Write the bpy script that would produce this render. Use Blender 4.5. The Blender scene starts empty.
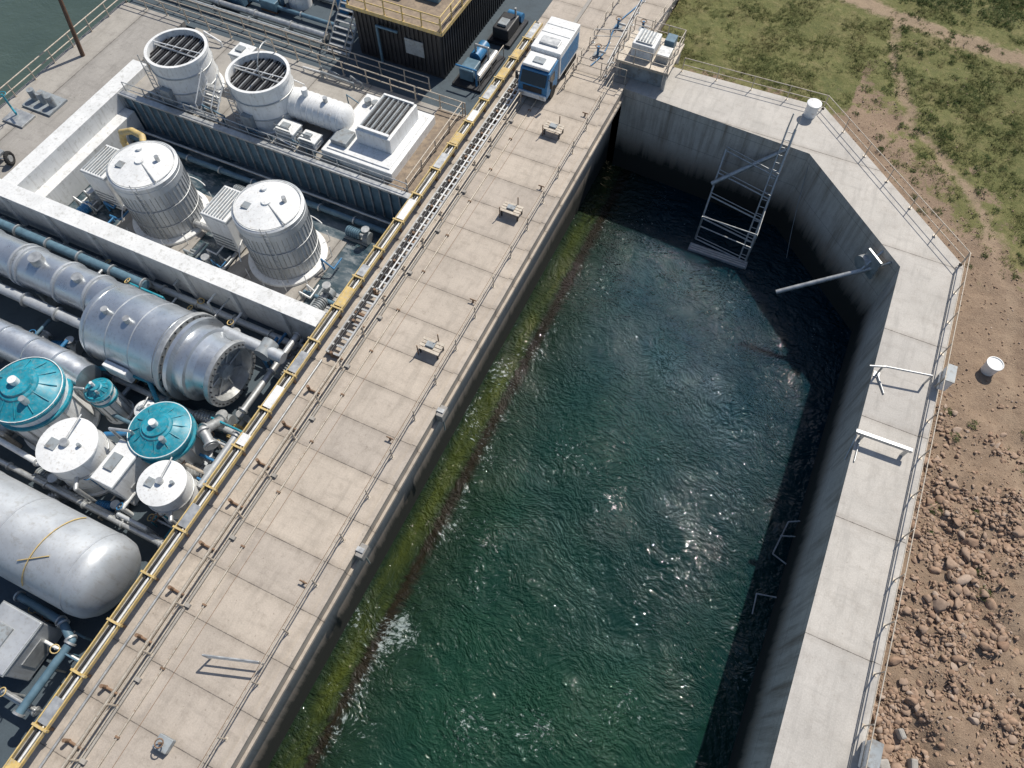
import bpy, bmesh, math, random
import numpy as np
from mathutils import Vector, Matrix, noise
random.seed(7); rng=np.random.default_rng(5)
R=math.radians
scn=bpy.context.scene
scn.view_settings.view_transform='Standard'
try: scn.view_settings.look='None'
except Exception: pass
scn.view_settings.exposure=0
WZ=-7.2

# ---------------------------------------------------------------- materials
def base(name):
    m=bpy.data.materials.new(name);m.use_nodes=True
    nt=m.node_tree;b=nt.nodes['Principled BSDF']
    return m,nt,b
def N(nt,t,**k):
    n=nt.nodes.new(t)
    for a,v in k.items():
        if a in n.inputs.keys(): n.inputs[a].default_value=v
        else: setattr(n,a,v)
    return n
def coords(nt,scale=(1,1,1)):
    g=N(nt,'ShaderNodeNewGeometry')
    mp=N(nt,'ShaderNodeMapping');mp.inputs['Scale'].default_value=scale
    nt.links.new(g.outputs['Position'],mp.inputs['Vector'])
    return mp.outputs[0]
def nz(nt,vec,scale,detail=5,rough=.6):
    n=N(nt,'ShaderNodeTexNoise');n.inputs['Scale'].default_value=scale;n.inputs['Detail'].default_value=detail
    n.inputs['Roughness'].default_value=rough
    nt.links.new(vec,n.inputs['Vector']);return n.outputs['Fac']
def ramp(nt,fac,stops):
    r=N(nt,'ShaderNodeValToRGB');cr=r.color_ramp
    while len(cr.elements)<len(stops): cr.elements.new(.5)
    for e,(p,c) in zip(cr.elements,stops):
        e.position=p;e.color=(c[0],c[1],c[2],1) if hasattr(c,'__len__') else (c,c,c,1)
    nt.links.new(fac,r.inputs[0]);return r.outputs[0]
def mix(nt,fac,a,b,mode='MIX'):
    n=N(nt,'ShaderNodeMix',data_type='RGBA',blend_type=mode)
    for s,v in ((n.inputs[0],fac),(n.inputs[6],a),(n.inputs[7],b)):
        if hasattr(v,'links'): nt.links.new(v,s)
        elif hasattr(v,'__len__'): s.default_value=(v[0],v[1],v[2],1)
        else: s.default_value=v
    return n.outputs[2]
def math_(nt,op,a,b=0.0):
    n=N(nt,'ShaderNodeMath',operation=op)
    for s,v in ((n.inputs[0],a),(n.inputs[1],b)):
        if hasattr(v,'links'): nt.links.new(v,s)
        else: s.default_value=v
    return n.outputs[0]
def mrange(nt,v,a,b,c=0,d=1):
    n=N(nt,'ShaderNodeMapRange');n.inputs['From Min'].default_value=a;n.inputs['From Max'].default_value=b
    n.inputs['To Min'].default_value=c;n.inputs['To Max'].default_value=d;nt.links.new(v,n.inputs['Value']);return n.outputs[0]
def bump(nt,b,h,strength=.4,dist=.05):
    n=N(nt,'ShaderNodeBump');n.inputs['Strength'].default_value=strength;n.inputs['Distance'].default_value=dist
    nt.links.new(h,n.inputs['Height']);nt.links.new(n.outputs[0],b.inputs['Normal'])
def sepxyz(nt):
    g=N(nt,'ShaderNodeNewGeometry');sp=N(nt,'ShaderNodeSeparateXYZ');nt.links.new(g.outputs['Position'],sp.inputs[0]);return sp

def mat(name,c,rough=.5,metal=0,var=.25,scale=1.2,dirt=None,dirt_amt=.35,bmp=.0,stretch=(1,1,1),drip=False):
    m,nt,b=base(name)
    v=coords(nt,stretch)
    f=nz(nt,v,scale,6)
    lo=[x*(1-var) for x in c];hi=[min(x*(1+var*.6),.95) for x in c]
    col=ramp(nt,f,[(.3,lo),(.7,hi)])
    if dirt:
        f2=nz(nt,v,scale*2.7,8,.7)
        mk=ramp(nt,f2,[(.62-dirt_amt*.4,0),(.72,1)])
        col=mix(nt,mk,col,dirt)
    if drip:
        f3=nz(nt,coords(nt,(3,3,.25)),2.0,6,.7)
        col=mix(nt,ramp(nt,f3,[(.52,0),(.75,.5)]),col,(.30,.27,.23))
    nt.links.new(col,b.inputs['Base Color'])
    rr=ramp(nt,f,[(.3,max(rough-.08,.03)),(.7,min(rough+.1,1))])
    nt.links.new(rr,b.inputs['Roughness'])
    b.inputs['Metallic'].default_value=metal
    if bmp: bump(nt,b,nz(nt,v,scale*8,6),bmp,.03)
    return m

def concrete(name,c,joint=0,axis='Y',joint_off=0,stain=(.12,.10,.08),stain_amt=.5,face=False,jw=.028,tone=.55,scuff=False):
    m,nt,b=base(name)
    v=coords(nt)
    big=nz(nt,v,.35,5,.6);mid=nz(nt,v,1.6,8,.7);fine=nz(nt,v,14,4,.7)
    col=ramp(nt,big,[(.3,[x*.80 for x in c]),(.7,[x*1.1 for x in c])])
    col=mix(nt,ramp(nt,mid,[(.50,0),(.78,stain_amt)]),col,stain)
    col=mix(nt,ramp(nt,mid,[(.25,.35),(.42,0)]),col,[min(x*1.35,.7) for x in c])
    col=mix(nt,.35,col,ramp(nt,fine,[(.3,[x*.6 for x in c]),(.7,[x*1.25 for x in c])]))
    sp_=nz(nt,v,5,2,.5);col=mix(nt,ramp(nt,sp_,[(.70,0),(.76,.5)]),col,stain)
    if scuff:
        sc=nz(nt,coords(nt,(1.6,.22,1)),1.2,7,.7)
        col=mix(nt,ramp(nt,sc,[(.50,0),(.68,.5)]),col,[x*.60 for x in c])
        sc2=nz(nt,coords(nt,(.3,1.5,1)),1.3,6,.7)
        col=mix(nt,ramp(nt,sc2,[(.54,0),(.70,.4)]),col,[x*.56 for x in c])
    if face:
        sv=coords(nt,(1.2,1.2,.08))
        st=nz(nt,sv,1.6,8,.7)
        col=mix(nt,ramp(nt,st,[(.46,0),(.70,.8)]),col,stain)
        col=mix(nt,ramp(nt,st,[(.28,.5),(.42,0)]),col,(.66,.62,.56))
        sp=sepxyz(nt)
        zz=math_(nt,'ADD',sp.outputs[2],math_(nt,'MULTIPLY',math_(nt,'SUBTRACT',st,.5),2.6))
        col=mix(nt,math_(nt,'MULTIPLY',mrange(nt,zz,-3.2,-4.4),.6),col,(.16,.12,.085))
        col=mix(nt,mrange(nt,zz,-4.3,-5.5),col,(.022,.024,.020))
        pl=math_(nt,'LESS_THAN',math_(nt,'PINGPONG',math_(nt,'ADD',sp.outputs[2],.6),1.2),.02)
        col=mix(nt,math_(nt,'MULTIPLY',pl,.5),col,(.10,.09,.08))
    if joint:
        sp=sepxyz(nt)
        s=sp.outputs[{'X':0,'Y':1}[axis]]
        s=math_(nt,'ADD',s,joint_off)
        wob=math_(nt,'MULTIPLY',math_(nt,'SUBTRACT',fine,.5),.07)
        j=math_(nt,'LESS_THAN',math_(nt,'PINGPONG',math_(nt,'ADD',s,wob),joint/2),jw)
        halo=mrange(nt,math_(nt,'PINGPONG',s,joint/2),.35,0)
        col=mix(nt,math_(nt,'MULTIPLY',math_(nt,'MULTIPLY',halo,mid),.6),col,stain)
        col=mix(nt,math_(nt,'MULTIPLY',j,mrange(nt,mid,.3,.55,.35,.95)),col,(.09,.08,.07))
        wn=N(nt,'ShaderNodeTexWhiteNoise',noise_dimensions='1D')
        nt.links.new(math_(nt,'FLOOR',math_(nt,'DIVIDE',s,joint)),wn.inputs['W'])
        col=mix(nt,tone,col,mix(nt,wn.outputs['Value'],(.74,.74,.76),(1,.98,.95)),'MULTIPLY')
    nt.links.new(col,b.inputs['Base Color'])
    b.inputs['Roughness'].default_value=.85
    bump(nt,b,mix(nt,.5,mid,fine),.35,.03)
    return m

M={}
M['walk']=concrete('walkway_concrete',(.50,.44,.375),joint=2.4,stain=(.17,.14,.11),stain_amt=.7,jw=.018,scuff=True)
M['wall']=concrete('basin_wall_concrete',(.50,.475,.44),joint=6.2,joint_off=1.0,stain=(.26,.225,.19),stain_amt=.6,jw=.02,tone=.3,scuff=True)
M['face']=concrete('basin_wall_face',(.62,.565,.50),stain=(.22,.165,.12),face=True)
M['conc']=concrete('yard_concrete',(.38,.36,.33),joint=4,axis='X',stain=(.12,.11,.10),stain_amt=.6,scuff=True)
M['concd']=concrete('dark_yard',(.07,.095,.115),stain=(.025,.03,.035),stain_amt=.8)
M['whitewall']=mat('white_painted_concrete',(.70,.71,.71),.6,var=.10,scale=.9,dirt=(.40,.40,.38),dirt_amt=.2,drip=True)
M['white']=mat('white_paint',(.75,.76,.76),.45,var=.10,scale=1.5,dirt=(.48,.45,.41),dirt_amt=.15,drip=True)
M['grey']=mat('grey_paint',(.28,.31,.33),.5,var=.25,dirt=(.16,.14,.12),dirt_amt=.3)
M['galv']=mat('galvanised_steel',(.50,.51,.51),.45,metal=.6,var=.25,scale=3)
M['rail']=mat('rail_paint',(.50,.45,.38),.55,metal=.2,var=.2,scale=3,dirt=(.25,.16,.10),dirt_amt=.3)
M['steel']=mat('brushed_stainless',(.60,.63,.66),.33,metal=.82,var=.08,scale=.8,drip=True)
M['tanksteel']=mat('tank_aluminium',(.50,.525,.55),.48,metal=.4,var=.12,scale=.8,dirt=(.36,.36,.35),dirt_amt=.15,drip=True)
M['teal']=mat('teal_paint',(.012,.25,.34),.42,var=.35,scale=2,dirt=(.10,.27,.31),dirt_amt=.25,drip=True)
M['blue']=mat('blue_paint',(.03,.17,.36),.42,var=.25,scale=2,dirt=(.12,.20,.28),dirt_amt=.2)
M['bluegrey']=mat('blue_grey_paint',(.10,.18,.24),.5,var=.3,scale=2)
M['yellow']=mat('yellow_paint',(.60,.43,.15),.55,var=.3,scale=2.5,dirt=(.42,.37,.29),dirt_amt=.45)
M['black']=mat('black_steel',(.025,.026,.03),.5,var=.4,scale=2)
M['rust']=mat('rusty_steel',(.22,.14,.09),.8,var=.4,scale=4)
M['brown']=mat('brown_timber',(.12,.07,.045),.8,var=.3,scale=3)
M['rubber']=mat('rubber',(.02,.02,.02),.8,var=.3)
M['glass']=mat('dark_glass',(.015,.02,.025),.08,var=.2)
M['tan']=mat('tan_floor',(.30,.235,.17),.85,var=.25,dirt=(.14,.11,.09),dirt_amt=.5,bmp=.2)

m,nt,b=base('wet_bay_floor');M['wet']=m
v=coords(nt,(.5,1,1));f=nz(nt,v,.5,7,.65);f2=nz(nt,v,2.2,8,.7)
col=ramp(nt,f,[(.38,(.02,.045,.058)),(.52,(.05,.08,.10)),(.72,(.18,.21,.23))])
col=mix(nt,ramp(nt,f2,[(.50,0),(.68,.7)]),col,(.28,.30,.31))
nt.links.new(col,b.inputs['Base Color']);nt.links.new(ramp(nt,f,[(.4,.15),(.6,.7)]),b.inputs['Roughness'])

def water(name,c,c2,wave=1.0,basin=True):
    m,nt,b=base(name)
    v=coords(nt,(1,1,1))
    w=N(nt,'ShaderNodeTexNoise');w.inputs['Scale'].default_value=.3;w.inputs['Detail'].default_value=2
    nt.links.new(v,w.inputs['Vector'])
    sc=N(nt,'ShaderNodeVectorMath',operation='SCALE');sc.inputs['Scale'].default_value=2.4;nt.links.new(w.outputs['Color'],sc.inputs[0])
    ad=N(nt,'ShaderNodeVectorMath',operation='ADD');nt.links.new(v,ad.inputs[0]);nt.links.new(sc.outputs[0],ad.inputs[1])
    vv=ad.outputs[0]
    mp=N(nt,'ShaderNodeMapping');mp.inputs['Scale'].default_value=(1,1.3,1);mp.inputs['Rotation'].default_value=(0,0,.35);nt.links.new(vv,mp.inputs[0])
    n0=nz(nt,v,.35,2,.5);n1=nz(nt,mp.outputs[0],1.05,2,.5);n2=nz(nt,mp.outputs[0],2.9,2,.5);n3=nz(nt,vv,7.5,2,.5)
    calm=ramp(nt,nz(nt,v,.17,3),[(.35,.45),(.65,1.25)])
    h=math_(nt,'ADD',math_(nt,'MULTIPLY',n1,.36),math_(nt,'ADD',math_(nt,'MULTIPLY',n2,.27),math_(nt,'MULTIPLY',n3,.085)))
    h=math_(nt,'ADD',math_(nt,'MULTIPLY',h,calm),math_(nt,'MULTIPLY',n0,.3))
    bump(nt,b,h,1.0,.62*wave)
    big=nz(nt,v,.09,4)
    col=ramp(nt,big,[(.35,c),(.65,c2)])
    b.inputs['Roughness'].default_value=.03
    b.inputs['IOR'].default_value=1.33
    if basin:
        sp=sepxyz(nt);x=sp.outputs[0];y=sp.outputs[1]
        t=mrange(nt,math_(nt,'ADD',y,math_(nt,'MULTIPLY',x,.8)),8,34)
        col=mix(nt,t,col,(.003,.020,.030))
        xw=math_(nt,'ADD',x,math_(nt,'MULTIPLY',math_(nt,'SUBTRACT',n2,.5),.7))
        lf=nz(nt,coords(nt,(1,.22,1)),.8,6,.68)
        al=math_(nt,'MULTIPLY',mrange(nt,xw,-11.7,-10.8),mrange(nt,xw,-9.9,-10.55))
        al=math_(nt,'MULTIPLY',al,ramp(nt,lf,[(.36,.15),(.64,.8)]))
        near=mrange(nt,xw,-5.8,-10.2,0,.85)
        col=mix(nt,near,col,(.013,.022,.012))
        col=mix(nt,al,col,(.058,.072,.012))
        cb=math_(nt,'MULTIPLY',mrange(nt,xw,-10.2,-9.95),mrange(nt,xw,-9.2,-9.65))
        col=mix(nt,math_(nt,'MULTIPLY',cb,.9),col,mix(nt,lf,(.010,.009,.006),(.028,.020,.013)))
        fm=nz(nt,mp.outputs[0],3.4,9,.76);lg=nz(nt,v,.20,3)
        k=math_(nt,'ADD',fm,math_(nt,'MULTIPLY',math_(nt,'SUBTRACT',lg,.5),.5))
        edge=math_(nt,'MULTIPLY',mrange(nt,xw,-9.8,-9.4),mrange(nt,xw,-8.6,-9.2))
        k=math_(nt,'ADD',k,math_(nt,'MULTIPLY',edge,.06))
        cmb=N(nt,'ShaderNodeVectorMath',operation='DISTANCE');cmb.inputs[1].default_value=(-8.9,4.4,WZ)
        g=N(nt,'ShaderNodeNewGeometry');nt.links.new(g.outputs['Position'],cmb.inputs[0])
        k=math_(nt,'ADD',k,math_(nt,'MULTIPLY',mrange(nt,cmb.outputs['Value'],1.5,.1),.14))
        cm2=N(nt,'ShaderNodeVectorMath',operation='DISTANCE');cm2.inputs[1].default_value=(8.9,15.5,WZ);nt.links.new(g.outputs['Position'],cm2.inputs[0])
        k=math_(nt,'ADD',k,math_(nt,'MULTIPLY',mrange(nt,cm2.outputs['Value'],2.6,.1),.09))
        fk=ramp(nt,k,[(.65,0),(.73,.55)])
        col=mix(nt,fk,col,(.42,.50,.50))
        nt.links.new(ramp(nt,k,[(.66,.03),(.74,.5)]),b.inputs['Roughness'])
    nt.links.new(col,b.inputs['Base Color'])
    return m
M['water']=water('basin_water_mat',(.006,.028,.021),(.010,.040,.024))
M['water2']=water('river_water_mat',(.05,.075,.065),(.07,.10,.085),.25,False)

# ---------------------------------------------------------------- builder
COL=scn.collection
class B:
    def __init__(s,name): s.name=name;s.bm=bmesh.new();s.ms=[]
    def mi(s,k):
        if k not in s.ms: s.ms.append(k)
        return s.ms.index(k)
    def bx(s,x0,x1,y0,y1,z0,z1,k,bev=0,rz=0):
        if x1<x0:x0,x1=x1,x0
        if y1<y0:y0,y1=y1,y0
        c=Vector(((x0+x1)/2,(y0+y1)/2,(z0+z1)/2))
        mt=Matrix.Translation(c)@Matrix.Rotation(rz,4,'Z')@Matrix.Diagonal((x1-x0,y1-y0,z1-z0,1))
        r=bmesh.ops.create_cube(s.bm,size=1,matrix=mt)
        vs=r['verts'];i=s.mi(k)
        fs={f for v in vs for f in v.link_faces}
        for f in fs: f.material_index=i
        if bev:
            es=list({e for v in vs for e in v.link_edges})
            rr=bmesh.ops.bevel(s.bm,geom=es,offset=bev,segments=2,affect='EDGES',profile=.5)
            for f in rr['faces']: f.material_index=i
        return s
    def lathe(s,o,ax,prof,k,seg=40):
        o=Vector(o);ax=Vector(ax).normalized()
        q=ax.to_track_quat('Z','Y').to_matrix()
        i=s.mi(k);rings=[]
        for r,t in prof:
            if r<1e-4: rings.append([s.bm.verts.new(o+ax*t)])
            else: rings.append([s.bm.verts.new(o+q@Vector((r*math.cos(2*math.pi*j/seg),r*math.sin(2*math.pi*j/seg),t))) for j in range(seg)])
        for a,bb in zip(rings,rings[1:]):
            for j in range(seg):
                j2=(j+1)%seg
                if len(a)==1 and len(bb)==1: continue
                if len(a)==1: vs=[a[0],bb[j],bb[j2]]
                elif len(bb)==1: vs=[a[j],a[j2],bb[0]]
                else: vs=[a[j],a[j2],bb[j2],bb[j]]
                f=s.bm.faces.new(vs);f.material_index=i;f.smooth=True
        for q_ in range(1,len(prof)-1):
            a=Vector((prof[q_][0]-prof[q_-1][0],prof[q_][1]-prof[q_-1][1]));c=Vector((prof[q_+1][0]-prof[q_][0],prof[q_+1][1]-prof[q_][1]))
            if a.length>1e-6 and c.length>1e-6 and a.angle(c)>.6 and len(rings[q_])>1:
                rg=rings[q_]
                for j in range(seg):
                    e=s.bm.edges.get((rg[j],rg[(j+1)%seg]))
                    if e: e.smooth=False
        return s
    def cyl(s,p0,p1,r,k,seg=10,r1=None):
        p0=Vector(p0);p1=Vector(p1);L=(p1-p0).length
        if L<1e-5:return s
        r1=r if r1 is None else r1
        i=s.mi(k);ax=(p1-p0).normalized();q=ax.to_track_quat('Z','Y').to_matrix()
        A=[];Bv=[]
        for j in range(seg):
            d=q@Vector((math.cos(2*math.pi*j/seg),math.sin(2*math.pi*j/seg),0))
            A.append(s.bm.verts.new(p0+d*r));Bv.append(s.bm.verts.new(p1+d*r1))
        for j in range(seg):
            f=s.bm.faces.new([A[j],A[(j+1)%seg],Bv[(j+1)%seg],Bv[j]]);f.smooth=True;f.material_index=i
        for rg in (A,Bv):
            f=s.bm.faces.new(rg[::-1] if rg is A else rg);f.material_index=i
            for e in f.edges: e.smooth=False
        return s
    def tube(s,pts,r,k,seg=8):
        for a,b_ in zip(pts,pts[1:]): s.cyl(a,b_,r,k,seg)
        for a in pts[1:-1]:
            q=bmesh.ops.create_uvsphere(s.bm,u_segments=seg,v_segments=6,radius=r*1.02,matrix=Matrix.Translation(a))
            i=s.mi(k)
            for f in {f for v in q['verts'] for f in v.link_faces}: f.material_index=i;f.smooth=True
        return s
    def flanged(s,pts,r,k,step=2.5,kf='galv'):
        s.tube(pts,r,k,14)
        for a,c in zip(pts,pts[1:]):
            a=Vector(a);c=Vector(c);L=(c-a).length;d=(c-a).normalized();n=max(1,int(L/step))
            for i in range(n+1):
                p=a+d*min(L-.1,max(.1,i*L/n));s.cyl(p-d*.05,p+d*.05,r*1.45,kf,14)
        return s
    def ring(s,o,ax,R_,r,k,seg=32,a0=0,a1=2*math.pi):
        o=Vector(o);q=Vector(ax).normalized().to_track_quat('Z','Y').to_matrix()
        pts=[o+q@Vector((R_*math.cos(a0+(a1-a0)*j/seg),R_*math.sin(a0+(a1-a0)*j/seg),0)) for j in range(seg+1)]
        for a,b_ in zip(pts,pts[1:]): s.cyl(a,b_,r,k,6)
        return s
    def done(s):
        me=bpy.data.meshes.new(s.name);bmesh.ops.recalc_face_normals(s.bm,faces=s.bm.faces)
        s.bm.to_mesh(me);s.bm.free()
        for k in s.ms: me.materials.append(M[k])
        ob=bpy.data.objects.new(s.name,me);COL.objects.link(ob);return ob

def railing(name,pts,k='rail',h=1.1,sp=2.0,r=.03,rails=(1.0,.5),toe=False):
    b=B(name)
    for a,c in zip(pts,pts[1:]):
        a=Vector(a);c=Vector(c);L=(c-a).length;n=max(1,round(L/sp))
        for i in range(n+1):
            p=a.lerp(c,i/n);b.cyl(p,p+Vector((random.uniform(-.03,.03),random.uniform(-.03,.03),h)),r*1.15,k,6)
            b.bx(p.x-.09,p.x+.09,p.y-.09,p.y+.09,p.z,p.z+.02,k)
        for t in rails:
            b.cyl(a+Vector((0,0,h*t)),c+Vector((0,0,h*t)),r,k,6)
        if toe: b.cyl(a+Vector((0,0,.1)),c+Vector((0,0,.1)),.045,k,4)
    return b.done()

# ---------------------------------------------------------------- basin & walkways
SY=-45
b=B('concrete_walkway')
b.bx(-17.0,-11.15,SY,43.2,-.85,0,'walk')
b.bx(-17.0,-11.15,43.21,70,-.85,-.002,'walk')
b.bx(-19.9,-17.02,SY,70,-.9,-.18,'walk')
b.bx(-17.3,-17.02,SY,70,-.17,.06,'conc')
b.bx(-11.42,-11.13,SY,43.0,.002,.12,'walk')
b.bx(-11.13,-10.98,SY,43.0,-.80,-.55,'walk')
for x in (-15.75,-12.45): b.bx(x,x+.025,SY,43,.0,.005,'rust')
for y in np.arange(SY+2,43,3.6): b.bx(-17.25,-16.85,y,y+.18,.0,.16,'conc')
b.done()
b=B('basin_retaining_wall')
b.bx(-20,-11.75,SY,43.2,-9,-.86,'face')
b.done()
b=B('basin_wall')
pts_i=[(-11.13,42.8),(2.4,42.0),(9.7,34.9),(9.7,SY)]
pts_o=[(-11.13,46.4),(2.3,46.9),(13.15,36.6),(13.15,SY)]
bm=b.bm
def ringface(z): return [bm.verts.new((x,y,z)) for x,y in pts_i],[bm.verts.new((x,y,z)) for x,y in pts_o]
ti,to=ringface(0);bi,bo=ringface(-9)
for j in range(3):
    f=bm.faces.new([ti[j],ti[j+1],to[j+1],to[j]]);f.material_index=b.mi('wall')
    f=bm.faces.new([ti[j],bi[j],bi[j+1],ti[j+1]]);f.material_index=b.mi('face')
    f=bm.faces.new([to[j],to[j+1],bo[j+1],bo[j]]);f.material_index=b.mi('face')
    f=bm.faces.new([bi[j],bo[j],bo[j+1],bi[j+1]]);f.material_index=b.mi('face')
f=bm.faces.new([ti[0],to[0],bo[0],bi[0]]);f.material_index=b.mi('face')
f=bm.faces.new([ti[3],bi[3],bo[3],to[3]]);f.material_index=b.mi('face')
b.bx(12.75,13.14,SY,36.3,.0,.10,'wall')
b.done()
b=B('basin_end_wall');b.bx(-20,13.1,SY-2,SY-.01,-9,0,'face');b.done()
b=B('basin_water');v=[b.bm.verts.new(p) for p in ((-11.8,SY,WZ),(9.75,SY,WZ),(9.75,43,WZ),(-11.8,43,WZ))]
f=b.bm.faces.new(v);f.material_index=b.mi('water');b.done()

# ---------------------------------------------------------------- railings
railing('handrail',[(-12.0,SY,0),(-12.0,42.6,0)],'rail',sp=2.4)
railing('handrail',[(-11.3,43.3,0),(-15,43.3,0)],'rail',sp=1.9)
railing('handrail',[(12.95,SY,.1),(12.95,36.5,.1),(2.2,46.7,.0),(-8,46.3,.0)],'rail',sp=2.3,r=.028)
railing('pipe_railing',[(-17.15,SY,.06),(-17.15,38.2,.06)],'rail',h=1.0,sp=2.4,r=.045,toe=True)
b=B('yellow_cable_tray')
b.bx(-19.52,-19.46,SY,46,.62,.84,'yellow')
b.bx(-18.96,-18.90,SY,46,.62,.84,'yellow')
b.bx(-19.46,-18.96,SY,46,.60,.64,'galv')
b.cyl((-19.3,SY,.72),(-19.3,46,.72),.06,'black',8);b.cyl((-19.12,SY,.72),(-19.12,46,.72),.05,'white',8)
y=SY
while y<46:
    b.bx(-19.6,-18.82,y,y+.1,.63,.865,'yellow')
    b.bx(-19.3,-19.12,y,y+.12,-.18,.6,'rust')
    if random.random()<.6:
        l=random.uniform(.5,1.8);b.bx(-19.45,-18.97,y+.2,y+.2+l,.80,.83,random.choice(['galv','white','yellow']))
    y+=2.4
b.done()
b=B('cable_ladder')
for x in (-18.55,-17.75): b.bx(x-.05,x+.05,15,45,.05,.2,'galv')
for y in np.arange(15,45,.55): b.bx(-18.5,-17.8,y,y+.12,.08,.14,'galv')
for y in np.arange(15,45,3): b.bx(-18.6,-17.7,y,y+.15,-.18,.05,'rust')
b.cyl((-18.3,15,.2),(-18.3,45,.2),.07,'black',6);b.cyl((-18.05,20,.18),(-18.05,45,.18),.05,'white',6)
b.done()
b=B('rail_support_bracket')
for y in np.arange(-12,44,2.4):
    b.cyl((-18.2,y+.6,-.1),(-17.3,y+.6,-.02),.06,'rust',8)
    b.cyl((-18.2,y+.6,-.18),(-18.2,y+.6,.3),.09,'rust',8)
b.done()
b=B('service_pipe')
b.cyl((-17.7,SY,-.05),(-17.7,14.5,-.05),.09,'rail');b.cyl((-18.6,SY,-.08),(-18.6,14.5,-.08),.06,'galv')
b.done()

def bench(name,x,y):
    b=B(name)
    for i in range(4): b.bx(x-.65,x+.65,y-.42+i*.22,y-.42+i*.22+.18,.52,.57,'rail')
    for dx in (-.55,.55):
        for dy in (-.32,.32): b.bx(x+dx-.04,x+dx+.04,y+dy-.04,y+dy+.04,0,.52,'black')
    b.bx(x-.6,x+.6,y-.04,y+.04,.44,.5,'black');b.cyl((x+.2,y+.5,0),(x+.2,y+.5,1.15),.035,'rust');b.cyl((x-.6,y-.5,0),(x-.6,y-.5,.9),.035,'rust')
    b.bx(x-.3,x+.2,y-.15,y+.2,.57,.68,'grey',.02)
    return b.done()
bench('metal_platform_table',-13.4,28.7);bench('metal_platform_table',-13.2,17.6);bench('metal_platform_table',-13.9,36.5)
for y in (14.4,6.0):
    b=B('wall_junction_box');b.bx(-11.10,-10.7,y-.35,y+.35,-.5,.15,'conc',.03);b.bx(-11.15,-10.75,y-.12,y+.12,.15,.22,'galv');b.cyl((-10.9,y,-.5),(-10.9,y,-2.2),.05,'galv',6);b.done()
b=B('pipe_barrier');b.tube([(-14.6,-1.2,0),(-14.6,-1.2,1),(-12.2,-.4,1),(-12.2,-.4,0)],.05,'galv');b.cyl((-14.6,-1.2,.5),(-12.2,-.4,.5),.04,'galv');b.done()
b=B('valve_box');b.bx(-14.6,-13.9,-5.2,-4.6,0,.35,'grey',.03);b.cyl((-14.25,-4.9,.35),(-14.25,-4.9,.7),.05,'rust');b.ring((-14.25,-4.9,.7),(0,0,1),.18,.03,'rust',12);b.done()
b=B('cable_conduit');b.cyl((-16.3,-20,.05),(-16.3,43,.05),.045,'rail',6)
for y in np.arange(-18,43,3.1): b.bx(-16.4,-16.2,y,y+.08,0,.11,'rust')
b.done()
b=B('deck_cleat')
for y in (3.5,11.8,21.6,31.5,39):
    b.cyl((-12.6,y,0),(-12.6,y,.25),.06,'rust',8);b.cyl((-12.8,y,.25),(-12.4,y,.25),.04,'rust',8)
b.done()

b=B('pipe_bracket');b.tube([(9.9,26.7,.05),(9.9,26.7,.9),(12.4,27.2,.9),(12.4,27.2,.05)],.06,'galv');b.cyl((9.2,26.4,.9),(10.0,26.7,.9),.06,'galv');b.cyl((9.9,26.7,.1),(10.5,25.6,.05),.05,'galv');b.bx(9.75,10.05,26.5,26.85,.0,.06,'galv');b.done()
b=B('gate_beam');b.bx(9.4,12.3,22.2,22.42,.6,.82,'galv',.03,.03);b.bx(9.8,9.95,22.25,22.4,0,.6,'galv');b.bx(12.0,12.15,22.25,22.4,0,.6,'galv')
b.cyl((9.6,22.3,.4),(9.6,21.2,-.6),.05,'galv');b.cyl((9.9,22.3,.05),(9.9,20.9,.05),.04,'galv');b.done()
for y in (27.6,7.4):
    b=B('control_box');b.bx(13.0,13.45,y-.55,y+.55,.15,1.1,'white',.04);b.bx(12.98,13.47,y-.57,y+.57,1.1,1.16,'grey');b.cyl((13.2,y,-.6),(13.2,y,.2),.06,'galv');b.done()
b=B('wall_pipe_frame')
o=WZ+.5
b.tube([(9.65,19.6,o+.3),(9.1,19.4,o),(8.8,17.2,o-.2),(9.65,16.9,o-.1)],.045,'grey');b.cyl((9.65,18.6,o+.2),(8.9,18.4,o-.1),.04,'grey')
b.tube([(9.65,14.8,o-.1),(8.6,14.6,o-.3),(8.7,13.4,o-.35)],.045,'grey');b.done()
b=B('concrete_bollard');b.lathe((1.5,45.7,0),(0,0,1),[(0,0),(.42,0),(.42,.9),(.5,.92),(.5,1.0),(.42,1.03),(0,1.05)],'white',24);b.done()

b=B('access_ladder_frame')
A0=Vector((1.3,37.6,WZ+.1));A1=Vector((0.95,42.5,1.1));L0=Vector((-2.7,38.2,WZ+.1));L1=Vector((-2.9,41.9,-1.6))
def beam(p,q,w,k='galv'): b.cyl(p,q,w,k,6)
beam(A0,A1,.09);beam(A0+Vector((-.5,.1,0)),A1+Vector((-.5,0,0)),.06);beam(L0,L1,.08)
for t in (.0,.16,.33,.5,.66):
    pa=A0.lerp(A1,t);z=pa.z
    tl=min(1,max(0,(z-L0.z)/(L1.z-L0.z)));pl=L0.lerp(L1,tl)
    beam(pa,pl,.06);beam(pa+Vector((0,-.02,.35)),pl+Vector((0,-.02,.35)),.03)
for t in np.linspace(.05,.97,18):
    beam(A0.lerp(A1,t),A0.lerp(A1,t)+Vector((-.5,.02,0)),.03)
b.bx(-2.9,1.5,37.0,37.7,WZ-.2,WZ+.15,'grey',.03)
for i in range(3): b.bx(-2.8,1.4,37.05+i*.2,37.15+i*.2,WZ+.16,WZ+.2,'galv')
p=Vector((-3.0,40.4,-3.6));q=Vector((.9,42.2,-.4))
b.cyl(p,q,.16,'galv',8)
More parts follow.
